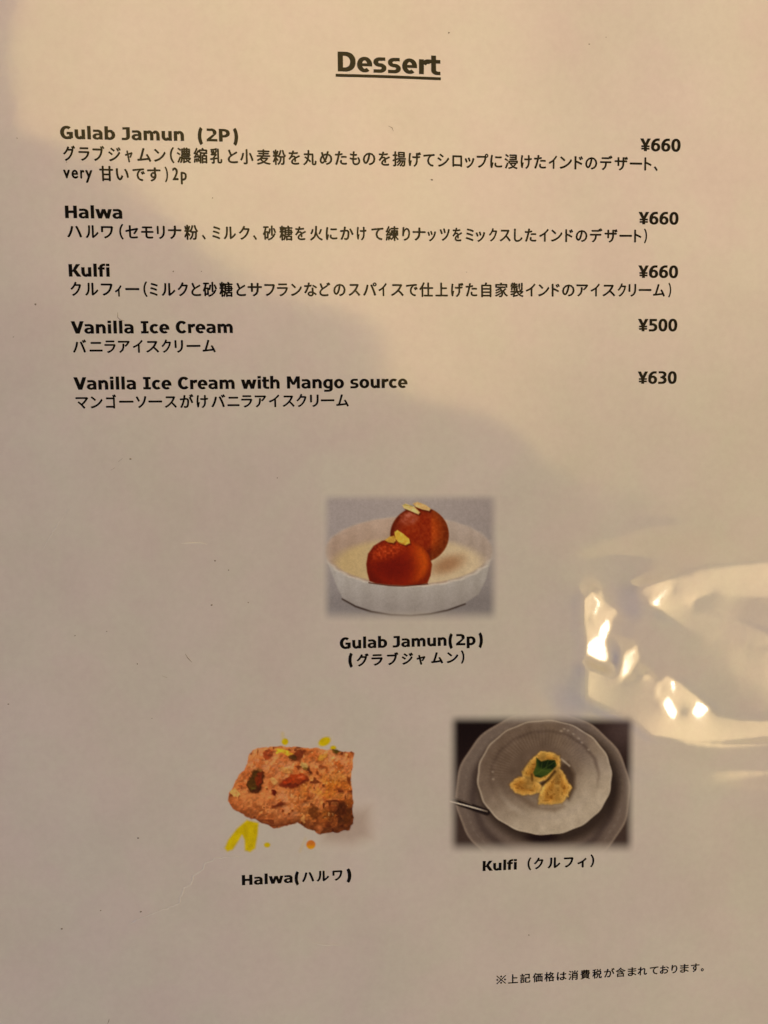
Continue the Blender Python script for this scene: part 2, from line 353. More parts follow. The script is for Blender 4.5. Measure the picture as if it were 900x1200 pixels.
class NodeKit:
    def __init__(self, name):
        self.m = bpy.data.materials.new(name)
        self.m.use_nodes = True
        self.t = self.m.node_tree
        self.b = self.t.nodes['Principled BSDF']
    def new(self, kind, **kw):
        n = self.t.nodes.new(kind)
        for k, v in kw.items():
            setattr(n, k, v)
        return n
    def link(self, a, b):
        self.t.links.new(a, b)
    def noise(self, scale, detail=3.0, rough=0.5):
        g = self.new('ShaderNodeNewGeometry') if not hasattr(self, 'g') else self.g
        self.g = g
        n = self.new('ShaderNodeTexNoise')
        n.inputs['Scale'].default_value = scale
        n.inputs['Detail'].default_value = detail
        n.inputs['Roughness'].default_value = rough
        self.link(g.outputs['Position'], n.inputs['Vector'])
        return n.outputs['Fac']
    def math(self, op, a, b):
        n = self.new('ShaderNodeMath', operation=op)
        for i, v in enumerate((a, b)):
            if isinstance(v, (int, float)):
                n.inputs[i].default_value = v
            else:
                self.link(v, n.inputs[i])
        return n.outputs[0]
    def film(self, weight=1.0):
        """the glossy laminate over whatever is printed"""
        b = self.b
        b.inputs['Roughness'].default_value = 0.9
        b.inputs['Specular IOR Level'].default_value = 0.0
        b.inputs['Coat Weight'].default_value = weight
        b.inputs['Coat IOR'].default_value = 1.62
        b.inputs['Coat Roughness'].default_value = 0.07
        f = self.math('ADD', self.math('MULTIPLY', self.noise(900, 2.0), 0.35), self.noise(240, 2.0))
        bump = self.new('ShaderNodeBump')
        bump.inputs['Strength'].default_value = 0.10
        bump.inputs['Distance'].default_value = 0.00008
        self.link(f, bump.inputs['Height'])
        self.link(bump.outputs['Normal'], b.inputs['Coat Normal'])
    def paper_colour(self):
        """white copy paper with faint cloudy mottling"""
        mix = self.new('ShaderNodeMix', data_type='RGBA')
        f = self.math('ADD', self.math('MULTIPLY', self.noise(38, 5.0, 0.6), 0.6), self.math('MULTIPLY', self.noise(520, 3.0, 0.7), 0.4))
        mr = self.new('ShaderNodeMapRange')
        mr.inputs['From Min'].default_value = 0.3
        mr.inputs['From Max'].default_value = 0.7
        self.link(f, mr.inputs['Value'])
        self.link(mr.outputs['Result'], mix.inputs['Factor'])
        mix.inputs['A'].default_value = (0.715, 0.680, 0.672, 1)
        mix.inputs['B'].default_value = (0.80, 0.782, 0.762, 1)
        tint = self.new('ShaderNodeMix', data_type='RGBA')
        tr = self.new('ShaderNodeMapRange')
        tr.inputs['From Min'].default_value = 0.38
        tr.inputs['From Max'].default_value = 0.62
        self.link(self.noise(55, 4.0, 0.6), tr.inputs['Value'])
        self.link(tr.outputs['Result'], tint.inputs['Factor'])
        tint.inputs['A'].default_value = (1.0, 0.965, 0.985, 1)
        tint.inputs['B'].default_value = (0.985, 1.0, 0.975, 1)
        mul = self.new('ShaderNodeMix', data_type='RGBA', blend_type='MULTIPLY')
        mul.inputs['Factor'].default_value = 1.0
        self.link(mix.outputs['Result'], mul.inputs['A'])
        self.link(tint.outputs['Result'], mul.inputs['B'])
        return mul.outputs['Result']

def paper_material():
    k = NodeKit('white_laminated_paper')
    k.link(k.paper_colour(), k.b.inputs['Base Color'])
    k.film()
    return k.m

def ink_material():
    k = NodeKit('black_toner')
    mix = k.new('ShaderNodeMix', data_type='RGBA')
    mix.inputs['A'].default_value = (0.004, 0.0035, 0.003, 1)
    mix.inputs['B'].default_value = (0.014, 0.012, 0.010, 1)
    k.link(k.noise(1800, 2.0), mix.inputs['Factor'])
    k.link(mix.outputs['Result'], k.b.inputs['Base Color'])
    k.film(0.3)
    return k.m

def photo_material():
    k = NodeKit('printed_photo_ink')
    at = k.new('ShaderNodeVertexColor', layer_name='print')
    mix = k.new('ShaderNodeMix', data_type='RGBA')
    k.link(at.outputs['Alpha'], mix.inputs['Factor'])
    k.link(k.paper_colour(), mix.inputs['A'])
    grain = k.math('ADD', k.math('MULTIPLY', k.noise(2600, 2.0, 0.7), 0.30), 0.85)
    mul = k.new('ShaderNodeVectorMath', operation='SCALE')
    k.link(at.outputs['Color'], mul.inputs[0])
    k.link(grain, mul.inputs['Scale'])
    k.link(mul.outputs['Vector'], mix.inputs['B'])
    k.link(mix.outputs['Result'], k.b.inputs['Base Color'])
    k.film(0.7)
    return k.m

def plain_film_material(name, colour, coat=0.6):
    k = NodeKit(name)
    mix = k.new('ShaderNodeMix', data_type='RGBA')
    mix.inputs['A'].default_value = tuple(c * 0.8 for c in colour) + (1,)
    mix.inputs['B'].default_value = tuple(colour) + (1,)
    k.link(k.noise(1500, 2.0), mix.inputs['Factor'])
    k.link(mix.outputs['Result'], k.b.inputs['Base Color'])
    k.film(coat)
    return k.m

PAPER, INK, PHOTO = paper_material(), ink_material(), photo_material()
DUST = plain_film_material('grey_brown_dust', (0.27, 0.23, 0.19))
CREASE = plain_film_material('whitened_film', (0.90, 0.88, 0.86), 1.0)

# ------------------------------------------------------------------ table under the page
def table():
    k = NodeKit('brown_wood')
    g = k.new('ShaderNodeNewGeometry')
    mp = k.new('ShaderNodeMapping')
    mp.inputs['Scale'].default_value = (4, 60, 4)
    k.link(g.outputs['Position'], mp.inputs['Vector'])
    n = k.new('ShaderNodeTexNoise')
    n.inputs['Scale'].default_value = 2.0
    n.inputs['Detail'].default_value = 6.0
    k.link(mp.outputs['Vector'], n.inputs['Vector'])
    mix = k.new('ShaderNodeMix', data_type='RGBA')
    mix.inputs['A'].default_value = (0.10, 0.05, 0.025, 1)
    mix.inputs['B'].default_value = (0.22, 0.12, 0.06, 1)
    k.link(n.outputs['Fac'], mix.inputs['Factor'])
    k.link(mix.outputs['Result'], k.b.inputs['Base Color'])
    k.b.inputs['Roughness'].default_value = 0.4
    x, y, t = 0.55, 0.40, 0.03
    v = [(sx * x, sy * y, z) for z in (-t, -0.0005) for sy in (-1, 1) for sx in (-1, 1)]
    f = [(0, 2, 3, 1), (4, 5, 7, 6), (0, 1, 5, 4), (2, 6, 7, 3), (0, 4, 6, 2), (1, 3, 7, 5)]
    tag(mesh_object('table_top', v, f, k.m), kind='structure')
table()

# ------------------------------------------------------------------ the page
page = bpy.data.objects.new('menu_page', None)
page.empty_display_size = 0.02
col.objects.link(page)
tag(page, 'laminated white dessert menu page with black print, three food photos and shiny dents', 'menu')

def sheet():
    def axis(a, b, d0, d1):
        return np.concatenate([np.arange(a, d0, 1.3), np.arange(d0, d1, 0.3), np.arange(d1, b, 1.3), [b]])
    xs = axis(SX0, SX1, 66.0, SX1 - 0.4)
    ys = axis(SY0, SY1, -100.0, -30.0)
    X, Y = np.meshgrid(xs, ys)
    Z = relief(X, Y)
    n, m = X.shape
    top = np.stack([X, Y, Z], -1).reshape(-1, 3) * 0.001
    idx = np.arange(n * m).reshape(n, m)
    quads = np.stack([idx[:-1, :-1], idx[:-1, 1:], idx[1:, 1:], idx[1:, :-1]], -1).reshape(-1, 4).tolist()
    # rim and underside give the card its thickness
    low = top.copy()
    low[:, 2] -= 0.0004
    verts = np.concatenate([top, low]).tolist()
    b0 = n * m
    quads += [[b0 + q[3], b0 + q[2], b0 + q[1], b0 + q[0]] for q in quads]
    ring = [int(v) for v in list(idx[0, :]) + list(idx[1:, -1]) + list(idx[-1, -2::-1]) + list(idx[-2:0:-1, 0])]
    for i in range(len(ring)):
        a, b = ring[i], ring[(i + 1) % len(ring)]
        quads.append([b, a, b0 + a, b0 + b])
    o = mesh_object('paper_sheet', verts, quads, PAPER, page, True)
    return o
sheet()

# ------------------------------------------------------------------ lettering: bold humanist sans drawn glyph by glyph
def rect(x0, y0, x1, y1):
    return [[(x0, y0), (x1, y0), (x1, y1), (x0, y1)]]

def ring(cx, cy, rx, ry, tx, ty, a0, a1, e=2.0, steps=None):
    n = steps or max(6, int(abs(a1 - a0) / 8))
    out, pts = [], []
    for i in range(n + 1):
        a = math.radians(a0 + (a1 - a0) * i / n)
        c, s = math.cos(a), math.sin(a)
        pc = math.copysign(abs(c) ** (2 / e), c)
        ps = math.copysign(abs(s) ** (2 / e), s)
        pts.append(((cx + rx * pc, cy + ry * ps), (cx + (rx - tx) * pc, cy + (ry - ty) * ps)))
    for (a, b), (c, d) in zip(pts, pts[1:]):
        out.append([b, a, c, d])
    return out

def quad(*p):
    return [list(p)]

def flip(polys, adv):
    return [[(adv - x, y) for x, y in p][::-1] for p in polys]

def stem(x0, x1, y0, y1):
    return rect(x0, y0, x1, y1)

B_ = stem(70, 250, 0, 760) + ring(345, 274, 315, 286, 182, 128, -125, 125)
P_ = stem(70, 250, -207, 548) + ring(345, 274, 315, 286, 182, 128, -125, 125)
GLYPH = {
 ' ': (342, []),
 'a': (668, stem(420, 595, 0, 370) + ring(320, 350, 275, 210, 175, 125, 0, 100) + rect(75, 430, 290, 553) +
       ring(300, 165, 265, 177, 172, 105, 90, 270) + rect(298, 245, 425, 342) + quad((298, -12), (330, -12), (425, 60), (425, 150), (298, 93))),
 'b': (699, B_), 'd': (699, flip(B_, 699)),
 'c': (588, ring(345, 274, 305, 286, 185, 132, 50, 310)),
 'e': (664, ring(335, 274, 297, 286, 180, 122, 0, 308) + rect(150, 218, 632, 315)),
 'f': (422, stem(85, 265, 0, 560) + rect(5, 422, 395, 548) + ring(360, 545, 275, 220, 180, 125, 90, 180) + rect(358, 640, 432, 765)),
 'g': (699, flip(stem(70, 250, 0, 548) + ring(345, 274, 315, 286, 182, 128, -125, 125), 699) + ring(360, -10, 270, 200, 180, 120, 262, 362) + rect(100, -210, 350, -88)),
 'h': (712, stem(70, 250, 0, 760) + ring(400, 300, 245, 260, 180, 132, 0, 150) + stem(465, 645, 0, 302)),
 'i': (342, stem(80, 262, 0, 548) + rect(74, 622, 268, 758)),
 'l': (342, stem(80, 262, 0, 760)),
 'm': (1058, stem(70, 248, 0, 548) + ring(395, 300, 225, 260, 178, 132, 0, 150) + stem(442, 620, 0, 302) +
       ring(765, 300, 225, 260, 178, 132, 0, 150) + stem(812, 990, 0, 302)),
 'n': (712, stem(70, 250, 0, 548) + ring(400, 300, 245, 260, 180, 132, 0, 150) + stem(465, 645, 0, 302)),
 'o': (687, ring(343, 274, 306, 286, 184, 128, 0, 360)),
 'p': (699, P_),
 'r': (497, stem(70, 250, 0, 548) + ring(440, 270, 290, 285, 180, 150, 95, 150) + rect(410, 392, 495, 553)),
 's': (593, ring(305, 386, 262, 174, 170, 118, 60, 270) + ring(285, 163, 268, 175, 170, 118, -110, 90) + rect(300, 446, 510, 560) + rect(45, -12, 290, 105) + rect(260, 216, 330, 335)),
 't': (455, stem(80, 260, 150, 705) + rect(8, 422, 438, 548) + ring(330, 150, 250, 162, 180, 122, 180, 270) + rect(328, -12, 440, 108)),
 'u': (712, flip([[(x, 548 - y) for x, y in p][::-1] for p in stem(70, 250, 0, 548) + ring(400, 300, 245, 260, 180, 132, 0, 150) + stem(465, 645, 0, 302)], 712)),
 'w': (980, quad((15, 548), (205, 548), (365, 0), (180, 0)) + quad((400, 548), (570, 548), (365, 0), (195, 0)) +
       quad((410, 548), (580, 548), (785, 0), (615, 0)) + quad((775, 548), (965, 548), (800, 0), (615, 0))),
 'C': (724, ring(405, 363, 365, 378, 200, 142, 44, 316)),
 'D': (830, stem(80, 272, 0, 727) + rect(270, 0, 350, 142) + rect(270, 585, 350, 727) + ring(345, 363.5, 440, 363.5, 200, 142, -90, 90, 2.3)),
 'G': (811, ring(415, 363, 370, 378, 202, 140, 52, 300) + rect(555, 50, 748, 392) + rect(420, 262, 750, 394) + rect(520, -5, 660, 120)),
 'H': (837, stem(80, 272, 0, 727) + stem(565, 757, 0, 727) + rect(270, 300, 567, 442)),
 'I': (546, stem(178, 368, 0, 727) + rect(50, 0, 496, 125) + rect(50, 602, 496, 727)),
 'J': (555, stem(285, 477, 215, 727) + rect(75, 600, 477, 727) + ring(215, 215, 262, 227, 192, 130, 270, 360) + rect(15, -12, 217, 118)),
 'K': (771, stem(80, 272, 0, 727) + quad((250, 270), (420, 300), (755, 727), (525, 727)) + quad((300, 380), (445, 480), (795, 0), (560, 0))),
 'M': (948, stem(75, 250, 0, 727) + stem(698, 873, 0, 727) + quad((75, 727), (285, 727), (540, 225), (408, 225)) + quad((663, 727), (873, 727), (540, 225), (408, 225))),
 'P': (733, stem(80, 272, 0, 727) + rect(270, 597, 375, 727) + rect(270, 240, 375, 368) + ring(370, 483.5, 335, 243.5, 195, 130, -90, 90)),
 'V': (764, quad((3, 727), (210, 727), (490, 0), (275, 0)) + quad((555, 727), (761, 727), (490, 0), (275, 0))),
 '0': (711, ring(355, 363, 315, 378, 190, 128, 0, 360, 2.2)),
 '2': (711, ring(325, 515, 305, 225, 195, 130, -35, 90) + rect(75, 600, 330, 735) + quad((430, 400), (600, 420), (270, 120), (60, 120)) + rect(58, 0, 668, 135)),
 '3': (711, ring(320, 545, 310, 195, 190, 118, -88, 90) + ring(320, 208, 335, 220, 195, 125, -90, 88) + rect(80, 622, 325, 740) + rect(60, -12, 325, 113) + rect(210, 325, 340, 425)),
 '5': (711, rect(112, 600, 618, 727) + rect(112, 340, 285, 610) + ring(320, 230, 340, 242, 195, 125, -90, 90) + rect(200, 347, 325, 472) + rect(70, -12, 325, 113)),
 '6': (711, ring(360, 235, 312, 247, 188, 118, 0, 360) + ring(480, 330, 432, 410, 190, 128, 88, 185) + rect(478, 612, 620, 740)),
 '\u00a5': (711, quad((-5, 727), (205, 727), (450, 300), (262, 300)) + quad((507, 727), (716, 727), (450, 300), (262, 300)) + stem(262, 450, 0, 330) + rect(80, 235, 632, 325) + rect(80, 92, 632, 182)),
 '(': (543, ring(545, 290, 460, 720, 188, 150, 134, 226, 2.0)),
 ')': (543, flip(ring(545, 290, 460, 720, 188, 150, 134, 226, 2.0), 543)),
}

def bold_text(name, text, x0, y0, x1, y1, cap, parent):
    adv, polys, layer = 0.0, [], []
    n = 0
    for ch in text:
        a, ps = GLYPH[ch]
        for p in ps:
            polys.append([(x + adv, y) for x, y in p])
            layer.append(n)
            n += 1
        adv += a
    polys = [[(x + ox, y + oy) for x, y in p] for p in polys for ox, oy in ((-11, -6), (11, -6), (11, 6), (-11, 6))]
    lo = min(x for p in polys for x, _ in p)
    hi = max(x for p in polys for x, _ in p)
    length = math.hypot(x1 - x0, y1 - y0)
    sx, sy = length / (hi - lo), cap / 727.0
    dx, dy = (x1 - x0) / length, (y1 - y0) / length
    flat, faces = [], []
    for p in polys:
        f = []
        for x, y in p:
            u, v = (x - lo) * sx, y * sy
            f.append(len(flat))
            flat.append((x0 + u * dx - v * dy, y0 + u * dy + v * dx))
        area = sum(flat[f[i]][0] * flat[f[(i + 1) % len(f)]][1] - flat[f[(i + 1) % len(f)]][0] * flat[f[i]][1] for i in range(len(f)))
        faces.append(f if area > 0 else f[::-1])
    v3 = on_page(flat, 0.03)
    k = 0
    out = []
    for i, p in enumerate(polys):         # overlapping strokes lie a hair above one another
        for _ in p:
            x, y, z = v3[k]
            out.append((x, y, z + (i % 24) * 8e-7))
            k += 1
    return mesh_object(name, out, faces, INK, parent)

# ------------------------------------------------------------------ Japanese lettering from Blender's built-in font
FONT_CACHE = {}
def reference_mark():
    v, f = [], []
    def add(pts):
        b = len(v)
        v.extend(pts)
        f.append(list(range(b, b + len(pts))))
    w = 0.032
    add([(0.06 - w, 0.0), (0.06 + w, -0.02), (0.94 + w, 0.78), (0.94 - w, 0.80)])
    add([(0.06 - w, 0.78), (0.94 - w, -0.02), (0.94 + w, 0.0), (0.06 + w, 0.80)])
    for cx, cy in ((0.5, 0.71), (0.5, 0.07), (0.12, 0.39), (0.88, 0.39)):
        add([(cx + 0.075 * math.cos(k * math.pi / 5), cy + 0.075 * math.sin(k * math.pi / 5)) for k in range(10)])
    return np.array(v), f

def glyph_outline(ch):
    if ch == '\u203b':
        return reference_mark()
    if ch in FONT_CACHE:
        return FONT_CACHE[ch]
    cu = bpy.data.curves.new('glyph', 'FONT')
    cu.body = ch
    cu.resolution_u = 3
    ob = bpy.data.objects.new('glyph', cu)
    col.objects.link(ob)
    dg = bpy.context.evaluated_depsgraph_get()
    dg.update()
    me = bpy.data.meshes.new_from_object(ob.evaluated_get(dg))
    v = np.array([tuple(p.co)[:2] for p in me.vertices])
    f = [list(p.vertices) for p in me.polygons]
    bpy.data.objects.remove(ob)
    bpy.data.curves.remove(cu)
    bpy.data.meshes.remove(me)
    FONT_CACHE[ch] = (v, f)
    return v, f

def japanese_text(name, weight, em, chars, parent):
    n = len(chars)
    xm = np.array([(c[1] + c[2]) / 2 for c in chars]); ym = np.array([c[3] for c in chars])
    sl = np.polyfit(xm, ym, 1)[0] if n > 1 else 0.0
    a = math.atan(sl)
    ca, sa = math.cos(a), math.sin(a)
    verts, faces, lifts = [], [], []
    for ch, x0, x1, yc in chars:
        v, f = glyph_outline(ch)
        latin = ord(ch) < 128
        lo, hi = v[:, 0].min(), v[:, 0].max()
        s = (x1 - x0) / (hi - lo)
        if latin:
            yy = (v[:, 1] - 0.30) * em * 1.16
        else:
            yy = (v[:, 1] - 0.38) * em * 1.06
        u = (v[:, 0] - (lo + hi) / 2) * s
        for j, (ox, oy) in enumerate(((0, 0), (-1, 0), (1, 0), (0, -0.8), (0, 0.8))):
            b0 = len(verts)
            uu = u * (1 - 2 * weight * em / (x1 - x0)) + ox * weight * em
            yo = yy + oy * weight * em
            px = (x0 + x1) / 2 + uu * ca - yo * sa
            py = yc + uu * sa + yo * ca
            verts += list(zip(px, py))
            lifts += [j * 1.5e-6] * len(px)
            faces += [[b0 + i for i in p] for p in f]
    v3 = on_page(verts, 0.03)
    v3 = [(x, y, z + l) for (x, y, z), l in zip(v3, lifts)]
    return mesh_object(name, v3, faces, INK, parent)

bold_labels = ['bold underlined heading reading Dessert', 'bold line reading Gulab Jamun (2P)', 'bold line reading Halwa',
    'bold line reading Kulfi', 'bold line reading Vanilla Ice Cream', 'bold line reading Vanilla Ice Cream with Mango source',
    'price beside Gulab Jamun', 'price beside Halwa', 'price beside Kulfi', 'price of five hundred yen',
    'price of six hundred thirty yen', 'bold caption under the photo of two dumplings', '', 'bold caption under the photo of the halwa slice', '',
    'bold caption under the photo of the plate']
made = []
for row, lab in zip(BOLD_LINES, bold_labels):
    name, text, x0, y0, x1, y1, cap = row
    parent = page
    if not lab:                       # a bracket belonging to the caption before it
        parent, name = made[-1], 'bracket'
    o = bold_text(name, text, x0, y0, x1, y1, cap, parent)
    if lab:
        tag(o, lab)
        made.append(o)
heading = made[0]
caption_parent = {0: made[11], 1: made[12], 2: made[13]}

def underline():
    (ax, ay), (bx, by), (cx, cy), (dx, dy) = UNDERLINE
    n = 24
    pts, faces = [], []
    for i in range(n + 1):
        t = i / n
        pts.append((ax + (bx - ax) * t, ay + (by - ay) * t))
        pts.append((dx + (cx - dx) * t, dy + (cy - dy) * t))
    for i in range(n):
        faces.append((2 * i + 1, 2 * i + 3, 2 * i + 2, 2 * i))
    mesh_object('underline', on_page(pts, 0.03), faces, INK, heading)
underline()

jp_labels = ['long first row describing the dumplings in syrup', 'short second row ending in 2p', 'row describing the semolina halwa',
    'row describing the kulfi', 'row under Vanilla Ice Cream', 'row under Vanilla Ice Cream with Mango source', '', '', '', 'small tax note at the foot of the page']
ci = 0
for row, lab in zip(JP_LINES, jp_labels):
    name, _, weight, em, chars = row
    if name == 'caption_text':
        japanese_text('caption_reading', weight, em, chars, caption_parent[ci])
        ci += 1
    else:
        tag(japanese_text(name, weight, em, chars, page), lab)

# ------------------------------------------------------------------ printed photographs (flat ink on the page)
def lin(c):
    c = np.asarray(c, float) / 255.0
    return np.where(c <= 0.04045, c / 12.92, ((c + 0.055) / 1.055) ** 2.4)

def smooth(e0, e1, v):
    t = np.clip((v - e0) / (e1 - e0), 0, 1)
    return t * t * (3 - 2 * t)

def value_noise(X, Y, cell, seed):
    r = np.random.RandomState(seed)
    g = r.rand(64, 64)
    fx, fy = X / cell, Y / cell
    ix, iy = np.floor(fx).astype(int), np.floor(fy).astype(int)
    tx, ty = fx - ix, fy - iy
    tx, ty = tx * tx * (3 - 2 * tx), ty * ty * (3 - 2 * ty)
    G = lambda a, b: g[b % 64, a % 64]
    return (G(ix, iy) * (1 - tx) + G(ix + 1, iy) * tx) * (1 - ty) + (G(ix, iy + 1) * (1 - tx) + G(ix + 1, iy + 1) * tx) * ty

def edge_distance(poly, X, Y):
    """signed distance to a polygon, positive inside"""
    d = np.full(X.shape, 1e9)
    n = len(poly)
    for i in range(n):
        x0, y0 = poly[i]; x1, y1 = poly[(i + 1) % n]
        dx, dy = x1 - x0, y1 - y0
        t = np.clip(((X - x0) * dx + (Y - y0) * dy) / (dx * dx + dy * dy + 1e-9), 0, 1)
        d = np.minimum(d, np.hypot(X - x0 - t * dx, Y - y0 - t * dy))
    return np.where(inside(poly, X, Y), d, -d)

class Canvas:
    """a tiny painter for the printed pictures; colours are given as print colours (sRGB)"""
    def __init__(self, x0, y0, x1, y1, step):
        self.xs = np.arange(x0, x1 + 0.5 * step, step)
        self.ys = np.arange(y0, y1 + 0.5 * step, step)
        self.X, self.Y = np.meshgrid(self.xs, self.ys)
        self.c = np.zeros(self.X.shape + (3,))
        self.a = np.zeros(self.X.shape)
    def put(self, mask, colour, opaque=True):
        colour = np.asarray(colour, float)
        m = np.clip(mask, 0, 1)[..., None]
        self.c = self.c * (1 - m) + colour * m
        if opaque:
            self.a = np.maximum(self.a, m[..., 0])
    def shade(self, mask, k):
        self.c = self.c * (1 - np.clip(mask, 0, 1)[..., None] * (1 - k))
    def ell(self, cx, cy, rx, ry, rot=0.0, soft=4.0):
        a = math.radians(rot)
        u = (self.X - cx) * math.cos(a) + (self.Y - cy) * math.sin(a)
        v = -(self.X - cx) * math.sin(a) + (self.Y - cy) * math.cos(a)
        d = (1 - np.sqrt((u / rx) ** 2 + (v / ry) ** 2)) * min(rx, ry)
        return smooth(-soft, soft, d)
    def poly(self, pts, soft=4.0):
        return smooth(-soft, soft, edge_distance(pts, self.X, self.Y))
    def line(self, pts, w, soft=3.0):
        d = np.full(self.X.shape, 1e9)
        for (x0, y0), (x1, y1) in zip(pts, pts[1:]):
            dx, dy = x1 - x0, y1 - y0
            t = np.clip(((self.X - x0) * dx + (self.Y - y0) * dy) / (dx * dx + dy * dy + 1e-9), 0, 1)
            d = np.minimum(d, np.hypot(self.X - x0 - t * dx, self.Y - y0 - t * dy))
        return smooth(w / 2 + soft, w / 2 - soft, d)

def print_photo(cv, corners, size, white, label, gam=(1.22, 1.27, 1.32)):
    """lay the canvas on the page; `white` is what bare paper would be in the canvas colours"""
    n, m = cv.X.shape
    U, V = cv.X / size[0], cv.Y / size[1]
    c = np.array(corners)
    P = (c[0] * ((1 - U) * (1 - V))[..., None] + c[1] * (U * (1 - V))[..., None] +
         c[2] * (U * V)[..., None] + c[3] * ((1 - U) * V)[..., None])
    verts = on_page(P.reshape(-1, 2), 0.02)
    soft = value_noise(cv.X, cv.Y, 6, 77) - 0.5 + value_noise(cv.X, cv.Y, 14, 78) - 0.5
    cv.c = cv.c * (1 + 0.03 * soft)[..., None]      # printer dither
    idx = np.arange(n * m).reshape(n, m)
    faces = np.stack([idx[:-1, :-1], idx[1:, :-1], idx[1:, 1:], idx[:-1, 1:]], -1).reshape(-1, 4)
    al = np.maximum.reduce([cv.a.reshape(-1)[faces[:, i]] for i in range(4)])
    faces = faces[al > 0.004]
    used = np.unique(faces)
    remap = np.full(n * m, -1)
    remap[used] = np.arange(len(used))
    cc = 255 * np.power(np.clip(cv.c, 0, 255) / 255, np.array(gam))
    ratio = lin(cc) / lin(white)
    alb = np.clip(ratio * np.array([0.77, 0.755, 0.735]), 0.004, 0.9).reshape(-1, 3)
    rgba = np.concatenate([alb, cv.a.reshape(-1, 1)], 1)[used]
    o = mesh_object('printed_photo', [verts[i] for i in used], remap[faces].tolist(), PHOTO, page, True)
    at = o.data.color_attributes.new('print', 'FLOAT_COLOR', 'POINT')
    at.data.foreach_set('color', rgba.astype(np.float32).ravel())
    tag(o, label)
    return o

def mixc(a, b, t):
    return np.asarray(a, float) * (1 - t[..., None]) + np.asarray(b, float) * t[..., None]

